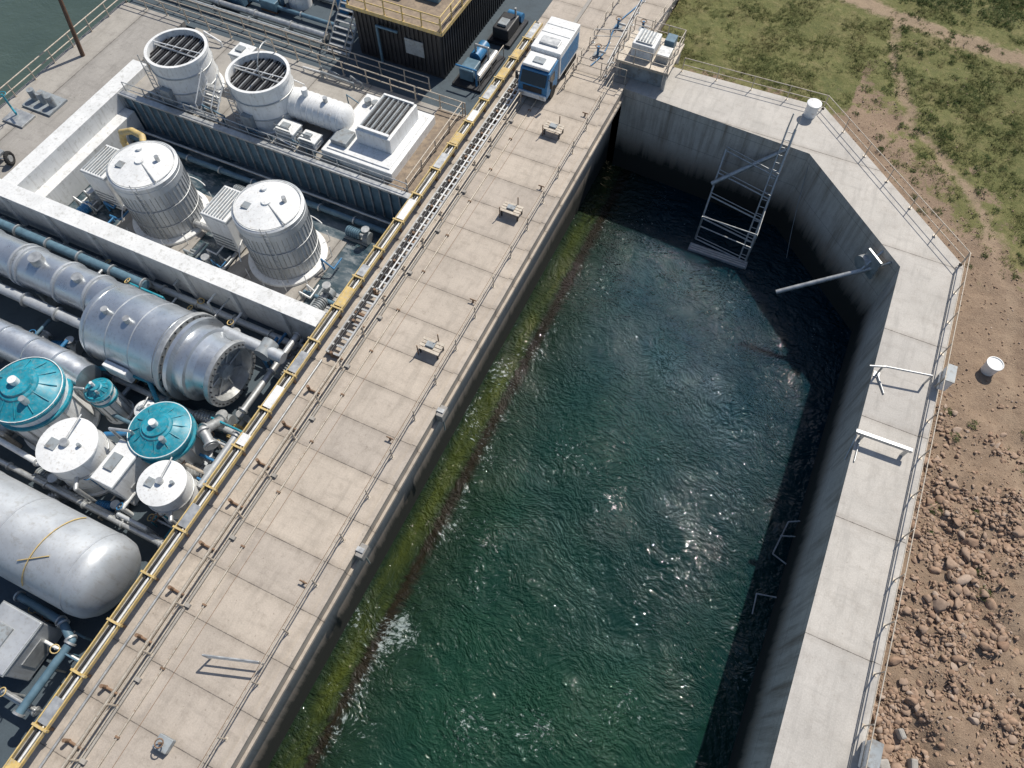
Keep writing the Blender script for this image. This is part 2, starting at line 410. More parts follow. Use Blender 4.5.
beam(A0,A0+Vector((0,0,3.0)),.05);beam(L0,L0+Vector((0,0,2.4)),.05);beam(A0+Vector((0,0,1.6)),L0+Vector((0,0,1.4)),.045)
beam(A0+Vector((0,0,3.0)),A0.lerp(A1,.46)+Vector((0,.3,0)),.045)
beam(L0+Vector((0,0,2.4)),A0+Vector((0,0,3.0)),.045)
beam(A1,A1+Vector((0,.3,.9)),.05);beam(A1+Vector((-.5,0,0)),A1+Vector((-.5,.3,.9)),.05)
b.done()
b=B('strut_arm')
b.cyl((8.4,35.3,-1.3),(3.75,33.2,-3.9),.15,'galv',10)
b.cyl((8.4,36.1,-1.3),(7.7,35.4,-1.3),.5,'galv',16)
b.bx(7.6,8.9,35.35,35.5,-1.9,-.3,'galv',.02,-.77)
b.cyl((8.6,36.0,-.3),(7.9,35.0,-1.3),.08,'galv');b.cyl((9.2,35.3,-.3),(8.3,35.2,-1.4),.08,'galv')
b.done()
b=B('suspended_cable');
def P(t): return Vector((2.6+1.3*t,41.9-3.1*t,-.4-6.2*t-.6*math.sin(t*3.14)))
for i in range(14): b.cyl(P(i/14),P((i+1)/14),.02,'grey',5)
b.done()

# ---------------------------------------------------------------- equipment platform
b=B('equipment_platform')
b.bx(-12.3,-8.4,43.6,47.2,1.3,1.5,'rail',.02)
for x in (-12.1,-8.6):
    for y in (43.8,47.0): b.bx(x-.1,x+.1,y-.1,y+.1,0,1.3,'galv')
b.bx(-11.9,-8.8,44.0,46.8,0,1.25,'grey',.03)
b.bx(-11.5,-9.9,44.4,46.2,1.5,2.5,'white',.06);b.bx(-11.3,-10.1,44.6,46.0,2.5,2.62,'galv',.02)
for i in range(5): b.bx(-11.2+i*.22,-11.1+i*.22,44.7,45.9,2.62,2.68,'grey')
b.bx(-9.7,-8.8,44.5,45.6,1.5,2.1,'galv',.04);b.bx(-9.6,-8.9,45.9,46.8,1.5,2.3,'bluegrey',.04)
for x0,y0,x1,y1 in ((-12.2,43.7,-8.5,43.7),(-8.5,43.7,-8.5,47.1),(-8.5,47.1,-12.2,47.1),(-12.2,47.1,-12.2,43.7)):
    for z in (2.0,2.6): b.cyl((x0,y0,z),(x1,y1,z),.03,'rail',6)
    for t in (0,.33,.66): b.cyl((x0+(x1-x0)*t,y0+(y1-y0)*t,1.5),(x0+(x1-x0)*t,y0+(y1-y0)*t,2.6),.035,'rail',6)
b.done()
railing('handrail',[(-15.0,41,0),(-15.0,55,0)],'rail',sp=1.6)
railing('handrail',[(-12.8,43.5,0),(-13.4,56,0)],'galv',sp=1.6)
railing('handrail',[(-15,46.6,0),(-12.8,47.5,0)],'galv',sp=1.3)
railing('handrail',[(-11.5,48,0),(-10.6,58,0)],'rail',sp=1.6)
b=B('blue_hose');pp=[Vector((-14.2+.25*math.sin(t*.5)+.03*t,44+t*.55,.06)) for t in range(22)];b.tube(pp,.05,'blue',6);b.done()
b=B('valve_cluster')
for x,y in ((-14.2,45.4),(-14.0,49),(-12.2,49.5)):
    b.cyl((x,y,0),(x,y,.7),.1,'blue',10);b.ring((x,y,.75),(0,0,1),.22,.03,'rust',14);b.cyl((x,y,.35),(x+.6,y,.35),.09,'galv',10);b.bx(x-.3,x+.3,y-.3,y+.3,0,.05,'grey')
b.done()

# ---------------------------------------------------------------- truck
b=B('blue_white_truck')
cx=-16.5;y0=38.7
b.bx(cx-.95,cx+.95,y0+.3,y0+5.6,.45,.7,'black',.03)
def wheel(x,y):
    b.lathe((x-.16,y,.48),(1,0,0),[(0,.0),(.25,.0),(.28,.05),(.48,.02),(.5,.08),(.5,.26),(.46,.32),(.26,.3),(0,.28)],'rubber',20)
for y in (y0+1.1,y0+3.9,y0+4.9):
    for x in (cx-.95,cx+.95): wheel(x,y)
pr=[(0,.6),(0,1.4),(.4,2.3),(1.9,2.45),(1.9,.6)]
def prism(x0,x1,prof,k):
    i=b.mi(k);a=[b.bm.verts.new((x0,y0+p[0],p[1])) for p in prof];c=[b.bm.verts.new((x1,y0+p[0],p[1])) for p in prof]
    n=len(prof)
    for f in [b.bm.faces.new(a),b.bm.faces.new(c[::-1])]+[b.bm.faces.new([a[j],c[j],c[(j+1)%n],a[(j+1)%n]]) for j in range(n)]: f.material_index=i
prism(cx-1.08,cx+1.08,pr,'blue')
b.bx(cx-1.0,cx+1.0,y0+.45,y0+1.85,2.42,2.6,'white',.06);b.bx(cx-.4,cx+.4,y0+.8,y0+1.4,2.6,2.68,'grey',.03)
prism(cx-.92,cx+.92,[(.02,1.48),(-.03,1.48),(.33,2.2),(.38,2.2)],'glass')
for sx in (-1,1):
    xx=cx+sx*1.085;b.bx(xx-.012,xx+.012,y0+.5,y0+1.3,1.4,2.05,'glass')
    b.bx(cx+sx*1.3-.08,cx+sx*1.3+.08,y0+.15,y0+.3,1.4,2.0,'black',.02);b.cyl((cx+sx*1.05,y0+.25,2.0),(cx+sx*1.3,y0+.25,1.95),.03,'black')
b.bx(cx-1.05,cx+1.05,y0-.12,y0+.02,.5,.85,'white',.03);b.bx(cx-.7,cx+.7,y0-.04,y0+.0,.92,1.32,'black')
b.bx(cx-.95,cx-.6,y0-.15,y0-.1,.62,.8,'galv');b.bx(cx+.6,cx+.95,y0-.15,y0-.1,.62,.8,'galv')
b.bx(cx-1.12,cx+1.12,y0+2.1,y0+5.7,.75,2.75,'white',.05)
b.bx(cx-1.13,cx-1.122,y0+2.3,y0+5.5,1.0,2.3,'blue');b.bx(cx+1.122,cx+1.13,y0+2.3,y0+5.5,1.0,2.3,'blue')
b.bx(cx-.7,cx+.7,y0+2.6,y0+3.4,2.75,2.88,'galv',.03)
for y in (y0+3.9,y0+4.8): b.bx(cx-1.05,cx+1.05,y,y+.04,2.75,2.77,'grey')
b.done()

# ---------------------------------------------------------------- plant yard
b=B('plant_yard_floor')
b.bx(-50,-20.02,SY,16.4,-3.4,-3.0,'concd')
b.bx(-43.6,-20.02,17.1,27.5,-3.3,-2.99,'wet')
b.bx(-50.5,-44.6,16.4,36,-3.4,-.25,'conc')
b.bx(-50.5,-20.02,36.0,75,-3.4,-.6,'concd')
b.bx(-19.95,-11.2,70,75,-3,-.6,'conc')
b.done()
b=B('equipment_plinth')
b.bx(-43.6,-20.02,27.6,36,-3.3,-.5,'conc')
b.bx(-43.6,-20.02,27.35,27.6,-3.0,-.2,'bluegrey')
for x in np.arange(-43.4,-20.2,.75): b.bx(x,x+.1,27.22,27.35,-2.9,-.35,'grey')
b.bx(-43.6,-20.02,27.15,27.6,-.2,-.05,'galv')
b.bx(-22.4,-20.1,27.7,35.8,-.5,-.42,'tan')
b.done()
b=B('white_bay_wall');b.bx(-50,-20.02,16.4,17.15,-3.4,.05,'whitewall',.03);b.bx(-44.9,-43.6,17.15,30.5,-3.4,.05,'whitewall',.03)
b.bx(-43.6,-42.7,17.15,27.1,-2.95,-1.2,'whitewall',.03)
for x in np.arange(-48,-21,3.6): b.bx(x,x+.35,16.2,16.4,-3.0,-.1,'whitewall')
b.bx(-50,-20.02,16.15,17.3,.05,.12,'whitewall',.02)
b.done()
railing('handrail',[(-43.4,27.75,-.5),(-20.4,27.75,-.5)],'galv',sp=1.8,h=1.05,r=.035)
railing('handrail',[(-50.2,36,-.25),(-20.4,36,-.5)],'rail',sp=2.0,r=.045)
railing('handrail',[(-50.2,37.4,-.6),(-24,37.4,-.6)],'rail',sp=2.0,r=.045)
railing('handrail',[(-50.2,16,-.25),(-50.2,60,-.25)],'rail',sp=2.0,r=.045)
railing('handrail',[(-20.6,28,-.5),(-20.6,36,-.5)],'rail',sp=2.0,r=.04)

def bay_tank(x,y,r=2.15,z0=-3,z1=1.75):
    b=B('storage_tank')
    b.bx(x-3,x+2.9,y-2.9,y+2.6,-2.985,-2.9,'conc')
    b.lathe((x,y,z0+.02),(0,0,1),[(0,0),(r+.45,0),(r+.45,.25),(r+.35,.30),(r+.02,.32)],'white',48)
    b.lathe((x,y,z0),(0,0,1),[(r,.3),(r,z1-z0-.25),(r+.05,z1-z0-.22),(r+.05,z1-z0+.05),(r-.05,z1-z0+.1)],'tanksteel',56)
    b.lathe((x,y,z1),(0,0,1),[(r-.04,.09),(r*.55,.26),(.3,.4),(.28,.5),(0,.52)],'white',48)
    n=44
    for i in range(n):
        a=2*math.pi*i/n;c,s=math.cos(a),math.sin(a)
        b.cyl((x+(r+.02)*c,y+(r+.02)*s,z0+.3),(x+(r+.02)*c,y+(r+.02)*s,z1-.25),.03,'galv',5)
    for z in (-1.6,-.2): b.ring((x,y,z),(0,0,1),r+.05,.035,'galv',40)
    b.lathe((x,y,z1-.75),(0,0,1),[(r+.03,0),(r+.06,.02),(r+.06,.5),(r+.03,.52)],'tanksteel',56)
    b.cyl((x+.9,y+.6,z1+.2),(x+.9,y+.6,z1+.65),.14,'galv');b.cyl((x-.8,y+.9,z1+.15),(x-.8,y+.9,z1+.45),.2,'white',14)
    b.cyl((x,y,z1+.4),(x+r-.3,y-.9,z1+.25),.05,'galv',6);b.bx(x-1.3,x-.8,y-.9,y-.4,z1+.18,z1+.32,'grey',.02)
    b.ring((x,y,z1+.18),(0,0,1),r-.12,.025,'galv',40)
    for dx in (-.22,.22): b.cyl((x+1.2+dx,y-r+.1,z0+.4),(x+1.2+dx,y-r+.1,z1+.6),.03,'galv',5)
    for z in np.arange(z0+.7,z1+.4,.35): b.cyl((x+.98,y-r+.1,z),(x+1.42,y-r+.1,z),.02,'galv',5)
    b.ring((x,y,-1.9),(0,0,1),r+.75,.04,'white',30,-2.0,.9)
    for i in range(7):
        a=-2.0+2.9*i/6;b.cyl((x+(r+.75)*math.cos(a),y+(r+.75)*math.sin(a),-3),(x+(r+.75)*math.cos(a),y+(r+.75)*math.sin(a),-1.9),.03,'white',6)
    return b.done()
bay_tank(-35.5,21.1);bay_tank(-26.4,21.6)
def unit(name,x,y,w,d,z0,z1,k='white',vent=True,legs=True):
    b=B(name)
    zb=z0+.25 if legs else z0
    if legs:
        for sx in (-1,1):
            for sy in (-1,1): b.bx(x+sx*(w/2-.15)-.06,x+sx*(w/2-.15)+.06,y+sy*(d/2-.15)-.06,y+sy*(d/2-.15)+.06,z0,zb,'grey')
    b.bx(x-w/2,x+w/2,y-d/2,y+d/2,zb,z1,k,.05)
    b.bx(x-w/2-.04,x+w/2+.04,y-d/2-.04,y+d/2+.04,z1-.12,z1-.06,'grey')
    if vent:
        n=int(w/.22)
        for i in range(n): b.bx(x-w/2+.12+i*(w-.24)/n,x-w/2+.12+i*(w-.24)/n+.09,y-d/2+.15,y+d/2-.15,z1,z1+.06,'grey')
    else:
        b.bx(x-w*.3,x+w*.1,y-d*.2,y+d*.2,z1,z1+.12,'grey',.02)
    for i in range(4): b.bx(x-w/2+.15,x+w/2-.15,y-d/2-.03,y-d/2-.005,zb+.3+i*.3,zb+.42+i*.3,'grey')
    b.bx(x+w/2,x+w/2+.04,y-d/4,y+d/4,zb+.3,min(zb+1.4,z1-.3),'galv')
    return b.done()
unit('cooling_unit',-39.6,21.3,1.9,2.6,-3,.3);unit('cooling_unit',-30.2,21.6,1.9,2.6,-3,.3)
b=B('yellow_hose');b.tube([(-40.2,23.6,-.2),(-39.8,23.6,.75),(-38.6,23.6,1.35),(-37.4,23.3,1.6),(-36.8,22.7,1.5)],.22,'yellow',12);b.cyl((-40.2,23.6,-3),(-40.2,23.6,-.1),.22,'yellow',12);b.done()

def open_tank(x,y,z1,hoop=False):
    r=2.05;z0=-.5;b=B('open_top_tank')
    H=z1-z0
    b.lathe((x,y,z0),(0,0,1),[(r+.15,0),(r+.15,.15),(r,.16),(r,H-.3),(r+.08,H-.25),(r+.08,H),(r-.12,H),(r-.12,H-1.2)],'white',56)
    b.lathe((x,y,z0+H-1.19),(0,0,1),[(r-.121,0),(0,.01)],'black',40)
    for i in range(-8,9):
        dx=i*.21;c=math.sqrt(max((r-.15)**2-dx*dx,0))
        b.bx(x+dx-.035,x+dx+.035,y-c,y+c,z1-.5,z1-.40,'black' if i%3 else 'galv')
    b.bx(x-r+.12,x+r-.12,y-.06,y+.06,z1-.38,z1-.3,'galv')
    b.cyl((x-r+.1,y,z1-.1),(x+r-.1,y+.3,z1-.1),.04,'white',6)
    for z in (.6,1.8): b.ring((x,y,z),(0,0,1),r+.03,.05,'galv',40)
    if hoop: b.ring((x+.2,y+.9,z1+.2),(1,.2,0),1.25,.05,'galv',24,0,math.pi*2)
    for dx in (-.25,.25): b.cyl((x-1.0+dx,y-r-.12,z0),(x-1.0+dx,y-r-.12,z1+.5),.035,'galv',5)
    for z in np.arange(z0+.2,z1+.4,.35): b.cyl((x-1.25,y-r-.12,z),(x-.75,y-r-.12,z),.025,'galv',5)
    b.cyl((x+r-.1,y-.8,z0+.6),(x+r+1.0,y-.8,z0+.6),.2,'white',14)
    b.bx(x-.5,x+.3,y-r-.35,y-r+.1,z0+.3,z0+1.5,'grey',.03)
    return b.done()
open_tank(-39.5,30.3,2.8);open_tank(-32.9,30.5,2.9,True)
b=B('access_stair')
for i in range(6): b.bx(-37.3,-36.1,28.2+i*.28,28.48+i*.28,-.3+i*.25,-.25+i*.25,'galv')
for x in (-37.35,-36.05):
    b.cyl((x,28.2,-.45),(x,29.9,1.1),.06,'white');b.cyl((x,28.2,.5),(x,29.9,2.1),.04,'white')
    for t in (0,.5,1): b.cyl((x,28.2+1.7*t,-.4+1.5*t),(x,28.2+1.7*t,.5+1.6*t),.035,'white',6)
b.done()
b=B('ribbed_pressure_vessel')
x0,x1,yy,zz=-31.0,-26.9,31.0,.75
b.lathe((x0,yy,zz),(1,0,0),[(0,-.45),(.5,-.38),(.85,-.2),(1.0,0),(1.0,4.1),(.85,4.3),(.5,4.48),(0,4.55)],'white',32)
for i in range(9): b.lathe((x0+.2+i*.46,yy,zz),(1,0,0),[(1.0,0),(1.04,.02),(1.04,.10),(1.0,.12)],'white',32)
for x in (x0+.5,x1-.6): b.bx(x,x+.3,yy-.9,yy+.9,-.5,.1,'grey')
b.cyl((x0+1.2,yy,zz+.9),(x0+1.2,yy,zz+1.5),.22,'white',14);b.cyl((x0+2.8,yy,zz+.9),(x0+2.8,yy,zz+1.35),.16,'galv',14)
b.done()
unit('electrical_cabinet',-30.2,28.9,1.5,1.1,-.5,.6,vent=False);unit('electrical_cabinet',-28.5,28.9,1.3,1.0,-.5,.4,vent=False)
unit('electrical_cabinet',-36.2,32.9,1.4,1.4,-.5,1.9,vent=False)
b=B('louvred_roof_unit')
b.bx(-27.3,-21.9,28.3,34.4,-.5,.25,'white',.05);b.bx(-27.0,-22.2,28.6,34.1,.25,.33,'white',.02)
b.bx(-25.3,-22.7,29.8,33.6,.33,1.5,'white',.06)
for i in range(12): b.bx(-25.1+i*.19,-25.1+i*.19+.1,30.2,33.3,1.5,1.62,'black' if i%2 else 'grey')
b.bx(-25.15,-22.85,29.95,30.15,1.5,1.66,'white');b.bx(-25.15,-22.85,33.35,33.5,1.5,1.66,'white')
for x in (-26.6,-26.0): b.cyl((x,33.4,.33),(x,33.4,.7),.25,'grey',14)
b.bx(-26.9,-25.7,29.0,30.3,.33,.7,'grey',.04)
b.done()
b=B('plinth_pipework')
for i in range(20):
    x=random.uniform(-43,-28);y=random.choice([random.uniform(32.8,35.6),random.uniform(28,28.5)]);l=random.uniform(.8,3)
    b.tube([(x,y,-.5),(x,y,random.uniform(-.2,.4)),(x+l,y,-.1),(x+l,y,-.5)],random.uniform(.04,.1),random.choice(['galv','grey','white','bluegrey']),6)
b.done()

# ---------------------------------------------------------------- lower bay
b=B('horizontal_drum')
X0=-31.5;DY=11.7
b.lathe((X0,DY,-.4),(1,0,0),[(0,-.25),(1.3,-.2),(2.1,0),(2.3,.2),(2.35,.5),(2.35,5.6),(2.3,5.65)],'steel',64)
for t in (.4,5.2): b.lathe((X0+t,DY,-.4),(1,0,0),[(2.35,0),(2.40,.02),(2.40,.12),(2.35,.14)],'steel',64)
for t in (2.0,3.6): b.lathe((X0+t,DY,-.4),(1,0,0),[(2.35,0),(2.37,.01),(2.37,.05),(2.35,.06)],'tanksteel',64)
b.lathe((X0+5.6,DY,-.4),(1,0,0),[(2.3,0),(2.58,.0),(2.6,.06),(2.6,.30),(2.57,.34),(2.25,.34)],'galv',64)
b.lathe((X0+5.6,DY,-.4),(1,0,0),[(2.25,.34),(2.2,.36),(2.2,.54),(2.45,.55)],'grey',64)
b.lathe((X0+5.6,DY,-.4),(1,0,0),[(2.45,.55),(2.5,.56),(2.5,.8),(2.1,.82),(2.05,1.3)],'steel',64)
b.lathe((X0+6.9,DY,-.4),(1,0,0),[(2.05,0),(2.2,.02),(2.2,.3),(2.0,.32),(1.75,.6),(1.7,1.5)],'steel',64)
b.lathe((X0+8.4,DY,-.4),(1,0,0),[(1.7,0),(1.98,0),(2.0,.06),(1.98,.3),(1.6,.32),(1.5,-.3),(1.1,-.35)],'galv',56)
b.lathe((X0+8.05,DY,-.4),(1,0,0),[(1.12,0),(.5,.05),(.45,.35),(0,.36)],'grey',40)
for i in range(8):
    a=2*math.pi*i/8;b.cyl((X0+8.15,DY,-.4),(X0+8.15,DY+1.5*math.cos(a),-.4+1.5*math.sin(a)),.06,'galv',6)
for i in range(32):
    a=2*math.pi*i/32
    for t,rr in ((5.9,2.45),(8.7,1.80)): b.cyl((X0+t,DY+rr*math.cos(a),-.4+rr*math.sin(a)),(X0+t+.1,DY+rr*math.cos(a),-.4+rr*math.sin(a)),.05,'black',6)
for x in (X0+1.2,X0+4.6): b.bx(x,x+.5,9.9,13.5,-3,-1.6,'grey')
for x in (X0+1.5,X0+3.0): b.cyl((x,DY-.4,1.8),(x,DY-.4,2.2),.2,'galv',12)
b.cyl((X0+7.0,13.6,.3),(X0+11.0,13.6,.1),.35,'tanksteel',18);b.cyl((X0+9.8,13.2,.1),(X0+9.8,14.2,.1),.5,'grey',16)
b.bx(X0+2,X0+3.6,DY-2.75,DY-2.35,-.9,.1,'white',.04)
b.done()
b=B('large_process_pipe')
b.lathe((-50,12.8,-.4),(1,0,0),[(1.25,0),(1.25,18.4)],'steel',40)
for t in (2,5,8,11.2,11.6,14.5,16.8): b.lathe((-50+t,12.8,-.4),(1,0,0),[(1.25,0),(1.36,.01),(1.36,.16),(1.25,.17)],'tanksteel',40)
b.cyl((-37,12.8,.6),(-37,12.8,1.3),.4,'galv',16);b.cyl((-34,12.8,.6),(-34,12.8,1.1),.3,'galv',16)
b.flanged([(-50,15.0,-1.3),(-32,15.0,-1.3)],.3,'bluegrey');b.flanged([(-50,10.9,-.9),(-32.5,10.9,-.9)],.32,'tanksteel')
for x in (-44,-38,-34): b.bx(x,x+.4,11.7,13.9,-3,-1.4,'grey')
b.done()
b=B('exhaust_duct')
b.lathe((-48,8.1,-.6),(1,0,0),[(1.0,0),(1.0,17.2),(.9,17.4),(.85,17.9),(0,17.95)],'steel',36)
for t in (4,8,10,12,14,16): b.lathe((-48+t,8.1,-.6),(1,0,0),[(1.0,0),(1.05,.02),(1.05,.12),(1.0,.14)],'steel',36)
for x in (-38,-33): b.bx(x,x+.3,7.3,8.9,-3,-1.4,'grey')
b.done()
def teal_tank(name,x,y,r,zt,body='white',z0=-3):
    b=B(name);H=zt-z0
    b.lathe((x,y,z0),(0,0,1),[(r*1.08,0),(r*1.08,.15),(r*.95,.2),(r*.95,H*.62)],body,40)
    b.lathe((x,y,z0+H*.62),(0,0,1),[(r*.95,0),(r*1.03,.03),(r*1.03,.2),(r*.95,.22)],'teal',40)
    b.lathe((x,y,z0+H*.62),(0,0,1),[(r*.95,.22),(r*.94,H*.15)],body if body=='white' else 'teal',40)
    b.lathe((x,y,z0+H*.62),(0,0,1),[(r*.94,H*.15),(r*1.03,H*.16+.03),(r*1.03,H*.16+.22),(r*.94,H*.16+.26),(r*.88,H*.16+.34),(r*.74,H*.26),(r*.52,H*.32),(r*.50,H*.34),(r*.42,H*.35),(r*.40,H*.38),(0,H*.385)],'teal',40)
    b.cyl((x,y,zt-.1),(x,y,zt+.35),r*.12,'white',14)
    b.ring((x,y,z0+H*.84),(0,0,1),r*1.0,.03,'white',36)
    n=12
    for i in range(n):
        a=2*math.pi*i/n;c,s=math.cos(a),math.sin(a)
        b.cyl((x+r*.5*c,y+r*.5*s,z0+H*.945),(x+r*.9*c,y+r*.9*s,z0+H*.86),.03,'teal',5)
        b.cyl((x+r*1.0*c,y+r*1.0*s,z0+H*.78),(x+r*1.0*c,y+r*1.0*s,z0+H*.84),.03,'white',5)
        b.cyl((x+r*.97*c,y+r*.97*s,z0+.2),(x+r*.97*c,y+r*.97*s,z0+H*.62),.04,'galv',5)
    b.cyl((x+r*.5,y-r*.3,zt-.6),(x+r*.5,y-r*.3,zt+.05),r*.09,'galv',10)
    b.tube([(x-r*.6,y-r*.5,zt-.7),(x-r*.6,y-r*.5,zt-.1),(x-r*1.25,y-r*.7,zt-.1),(x-r*1.25,y-r*.7,-2.9)],.08,'galv',8)
    return b.done()
teal_tank('teal_capped_tank',-31.6,5.8,2.0,1.6)
teal_tank('teal_capped_tank',-24.0,7.1,1.65,.7,'tanksteel')
teal_tank('teal_capped_tank',-28.9,7.7,.75,.2)
def small_tank(x,y,r,zt,k='white'):
    b=B('white_process_tank');z0=-3;H=zt-z0
    b.lathe((x,y,z0),(0,0,1),[(r*1.1,0),(r*1.1,.2),(r,.22),(r,H-.1),(r*1.05,H-.08),(r*1.05,H+.02),(r*.9,H+.06),(r*.3,H+.16),(0,H+.17)],k,40)
    b.cyl((x,y,zt+.12),(x,y,zt+.4),r*.15,'galv',14);b.cyl((x+r*.5,y+.2,zt+.05),(x+r*.5,y+.2,zt+.35),.1,'grey',10)
    b.bx(x-r*.6,x-r*.2,y-r*.4,y,zt+.05,zt+.2,'grey',.02);b.cyl((x,y,zt+.3),(x-r*.2,y+r*1.1,zt+.3),.05,'galv',8)
    for z in (-2,-.8): b.ring((x,y,z),(0,0,1),r+.03,.05,'galv',30)
    b.tube([(x+r*.6,y-r*.7,zt-1.0),(x+r*.9,y-r*1.1,zt-1.0),(x+r*.9,y-r*1.1,-2.9)],.12,'galv')
    return b.done()
small_tank(-27.6,4.3,1.5,.4);small_tank(-21.9,4.7,1.2,.2);small_tank(-26.0,7.9,.55,-.6)
unit('control_cabinet',-24.9,4.6,1.4,2.4,-3,0,'white',False)
b=B('horizontal_storage_vessel')
VY=-.35;VR=2.1
b.lathe((-40,VY,-.7),(1,0,0),[(VR,0),(VR,17.9),(VR-.06,18.25),(VR-.3,18.6),(VR-.8,18.85),(.6,18.95),(0,18.97)],'tanksteel',64)
for t in (4,9.5,13.2,17.6): b.lathe((-40+t,VY,-.7),(1,0,0),[(VR,0),(VR+.03,.01),(VR+.03,.10),(VR,.11)],'tanksteel',64)
for x in (-38,-31,-24.5): b.bx(x,x+.5,VY-1.6,VY+1.6,-3,-1.9,'grey')
def strap(xa,xb,a0,a1,r=.03):
    pts=[Vector((xa+(xb-xa)*t,VY+(VR+.05)*math.cos(a0+(a1-a0)*t),-.7+(VR+.05)*math.sin(a0+(a1-a0)*t))) for t in np.linspace(0,1,16)]
    for p,q in zip(pts,pts[1:]): b.cyl(p,q,r,'yellow',6)
strap(-24.2,-24.6,.4,2.7);strap(-25.0,-23.6,2.1,1.7)
b.cyl((-27.5,VY,1.3),(-27.5,VY,1.7),.3,'galv',16);b.cyl((-31,VY,1.3),(-31,VY,1.6),.4,'tanksteel',16)
b.flanged([(-34,VY+2.6,-1.9),(-21,VY+2.6,-1.9)],.16,'galv')
b.done()
unit('pump_skid_cabinet',-24.3,-4.6,2.4,2.6,-3,-.6,'tanksteel',False)
b=B('process_pipework')
b.flanged([(-26,-2.9,-2),(-22.6,-2.9,-1.2),(-21.6,-3.4,-1.2),(-21.6,-7,-1.2)],.2,'bluegrey')
b.flanged([(-25.6,-6.6,-1.8),(-21.2,-6.6,-1.8)],.16,'galv')
b.flanged([(-30,2.4,-2.2),(-21,2.4,-2.2),(-20.6,4,-2.2),(-20.6,9,-2.2)],.16,'galv')
b.flanged([(-30.2,9.2,-2.3),(-21.5,9.2,-2.3),(-21.0,9.0,-1.5),(-21,5.5,-1.5)],.2,'tanksteel')
b.flanged([(-22.3,9.4,-1.5),(-22.3,8.2,-.6),(-21.3,7.6,-.6)],.28,'galv')
b.flanged([(-33.5,3.2,-1.5),(-29.5,3.0,-1.2),(-29.5,5.2,-1.2)],.16,'white')
b.tube([(-27.6,5.9,-1.4),(-26.2,6.6,-1.4),(-25.4,5.6,-1.4)],.14,'blue',8)
b.tube([(-30.6,8.9,-1),(-28.9,9.3,-.6),(-26.9,9.4,-.6),(-25.7,8.6,-.6)],.13,'teal',8)
b.flanged([(-48,15.7,-2.5),(-21,15.7,-2.5)],.22,'tanksteel')
b.flanged([(-21.4,15.9,-1.2),(-21.4,10.2,-1.2)],.2,'galv')
b.flanged([(-36,10,-2.3),(-36,4.5,-2.3),(-33.8,3.5,-2.3)],.25,'grey')
for i in range(80):
    x=random.uniform(-36,-21);y=random.choice([random.uniform(2.0,3.6),random.uniform(5.5,10),random.uniform(5.5,10),random.uniform(13.8,16),random.uniform(-7,-2.6)]);z=random.uniform(-2.7,-1.1)
    l=random.uniform(.8,3.5);k=random.choice(['galv','grey','white','bluegrey','tanksteel','rail','blue','teal'])
    r=random.uniform(.04,.13)
    if random.random()<.6: pts=[(x,y,-3),(x,y,z),(min(x+l,-20.4),y,z),(min(x+l,-20.4),y,-3)]
    else: pts=[(x,y,-3),(x,y,z),(x,y+random.uniform(.6,2),z)]
    b.tube(pts,r,k,8)
    if random.random()<.4: b.ring((x,y,z+.3),(random.uniform(-.5,.5),0,1),.2,.03,random.choice(['blue','rust','yellow']),12);b.cyl((x,y,z),(x,y,z+.3),.04,'grey',6)
b.done()
def pump(x,y,z,k='blue',s=1.0,ang=0):
    b=B('pump_motor')
    d=Vector((math.cos(ang),math.sin(ang),0));o=Vector((x,y,z+.45*s))
    b.cyl(o-d*.6*s,o+d*.4*s,.32*s,k,16)
    for i in range(6): b.cyl(o+d*(-.5+i*.15)*s,o+d*(-.46+i*.15)*s,.38*s,k,16)
    b.cyl(o+d*.4*s,o+d*.8*s,.12*s,'galv',10);b.cyl(o+d*.8*s,o+d*1.15*s,.42*s,'grey',16)
    b.cyl(o+d*.95*s,o+d*.95*s+Vector((0,0,.8*s)),.16*s,'grey',12)
    b.cyl(o+d*.95*s+Vector((0,0,.75*s)),o+d*.95*s+Vector((0,0,.85*s)),.28*s,'galv',14)
    c=o+d*.2*s;b.bx(c.x-.9*s,c.x+.9*s,c.y-.4*s,c.y+.4*s,z,z+.12*s,'grey',0,ang)
    return b.done()
for x,y,z,k,s,a in [(-22.2,6.4,-3,'galv',1.2,.2),(-26.8,9.6,-3,'bluegrey',1,1.0),(-30.5,9.6,-3,'grey',1,0),(-25.5,2.7,-3,'blue',.9,.3),
    (-21.8,9.4,-3,'yellow',.9,1.6),(-29.6,2.7,-3,'grey',1,.0),(-23.2,24.9,-3,'bluegrey',1,0),(-32.2,24.8,-3,'grey',1,0),(-41,19.0,-3,'blue',1,1.5),
    (-31.3,18.3,-3,'blue',1,.3),(-22.2,19.0,-3,'grey',1,1.5),(-40.5,25,-3,'grey',1,0),(-34.8,9.6,-3,'blue',1,.4),(-33.7,4,-3,'galv',1.1,1.2),
    (-23.6,9.4,-3,'galv',1.2,.2),(-28.2,2.3,-3,'galv',1,1.0),(-21.6,14.2,-3,'grey',1.1,1.5),(-26.2,14.6,-3,'bluegrey',1.1,0)]: pump(x,y,z,k,s,a)
b=B('bay_pipework')
b.flanged([(-43,25.8,-2.5),(-21,25.8,-2.5)],.2,'bluegrey');b.tube([(-43,26.5,-2.4),(-21,26.5,-2.4)],.1,'galv',12)
b.flanged([(-33.3,21,-2.4),(-31.2,21,-2.4)],.22,'galv');b.tube([(-42.6,18.2,-2.7),(-30,18.2,-2.7),(-29.5,18.8,-2.7),(-29.5,20.2,-2.7)],.12,'galv')
b.tube([(-23.7,19.4,-2.6),(-21.3,19.4,-2.6),(-21.3,24.5,-2.6)],.14,'bluegrey')
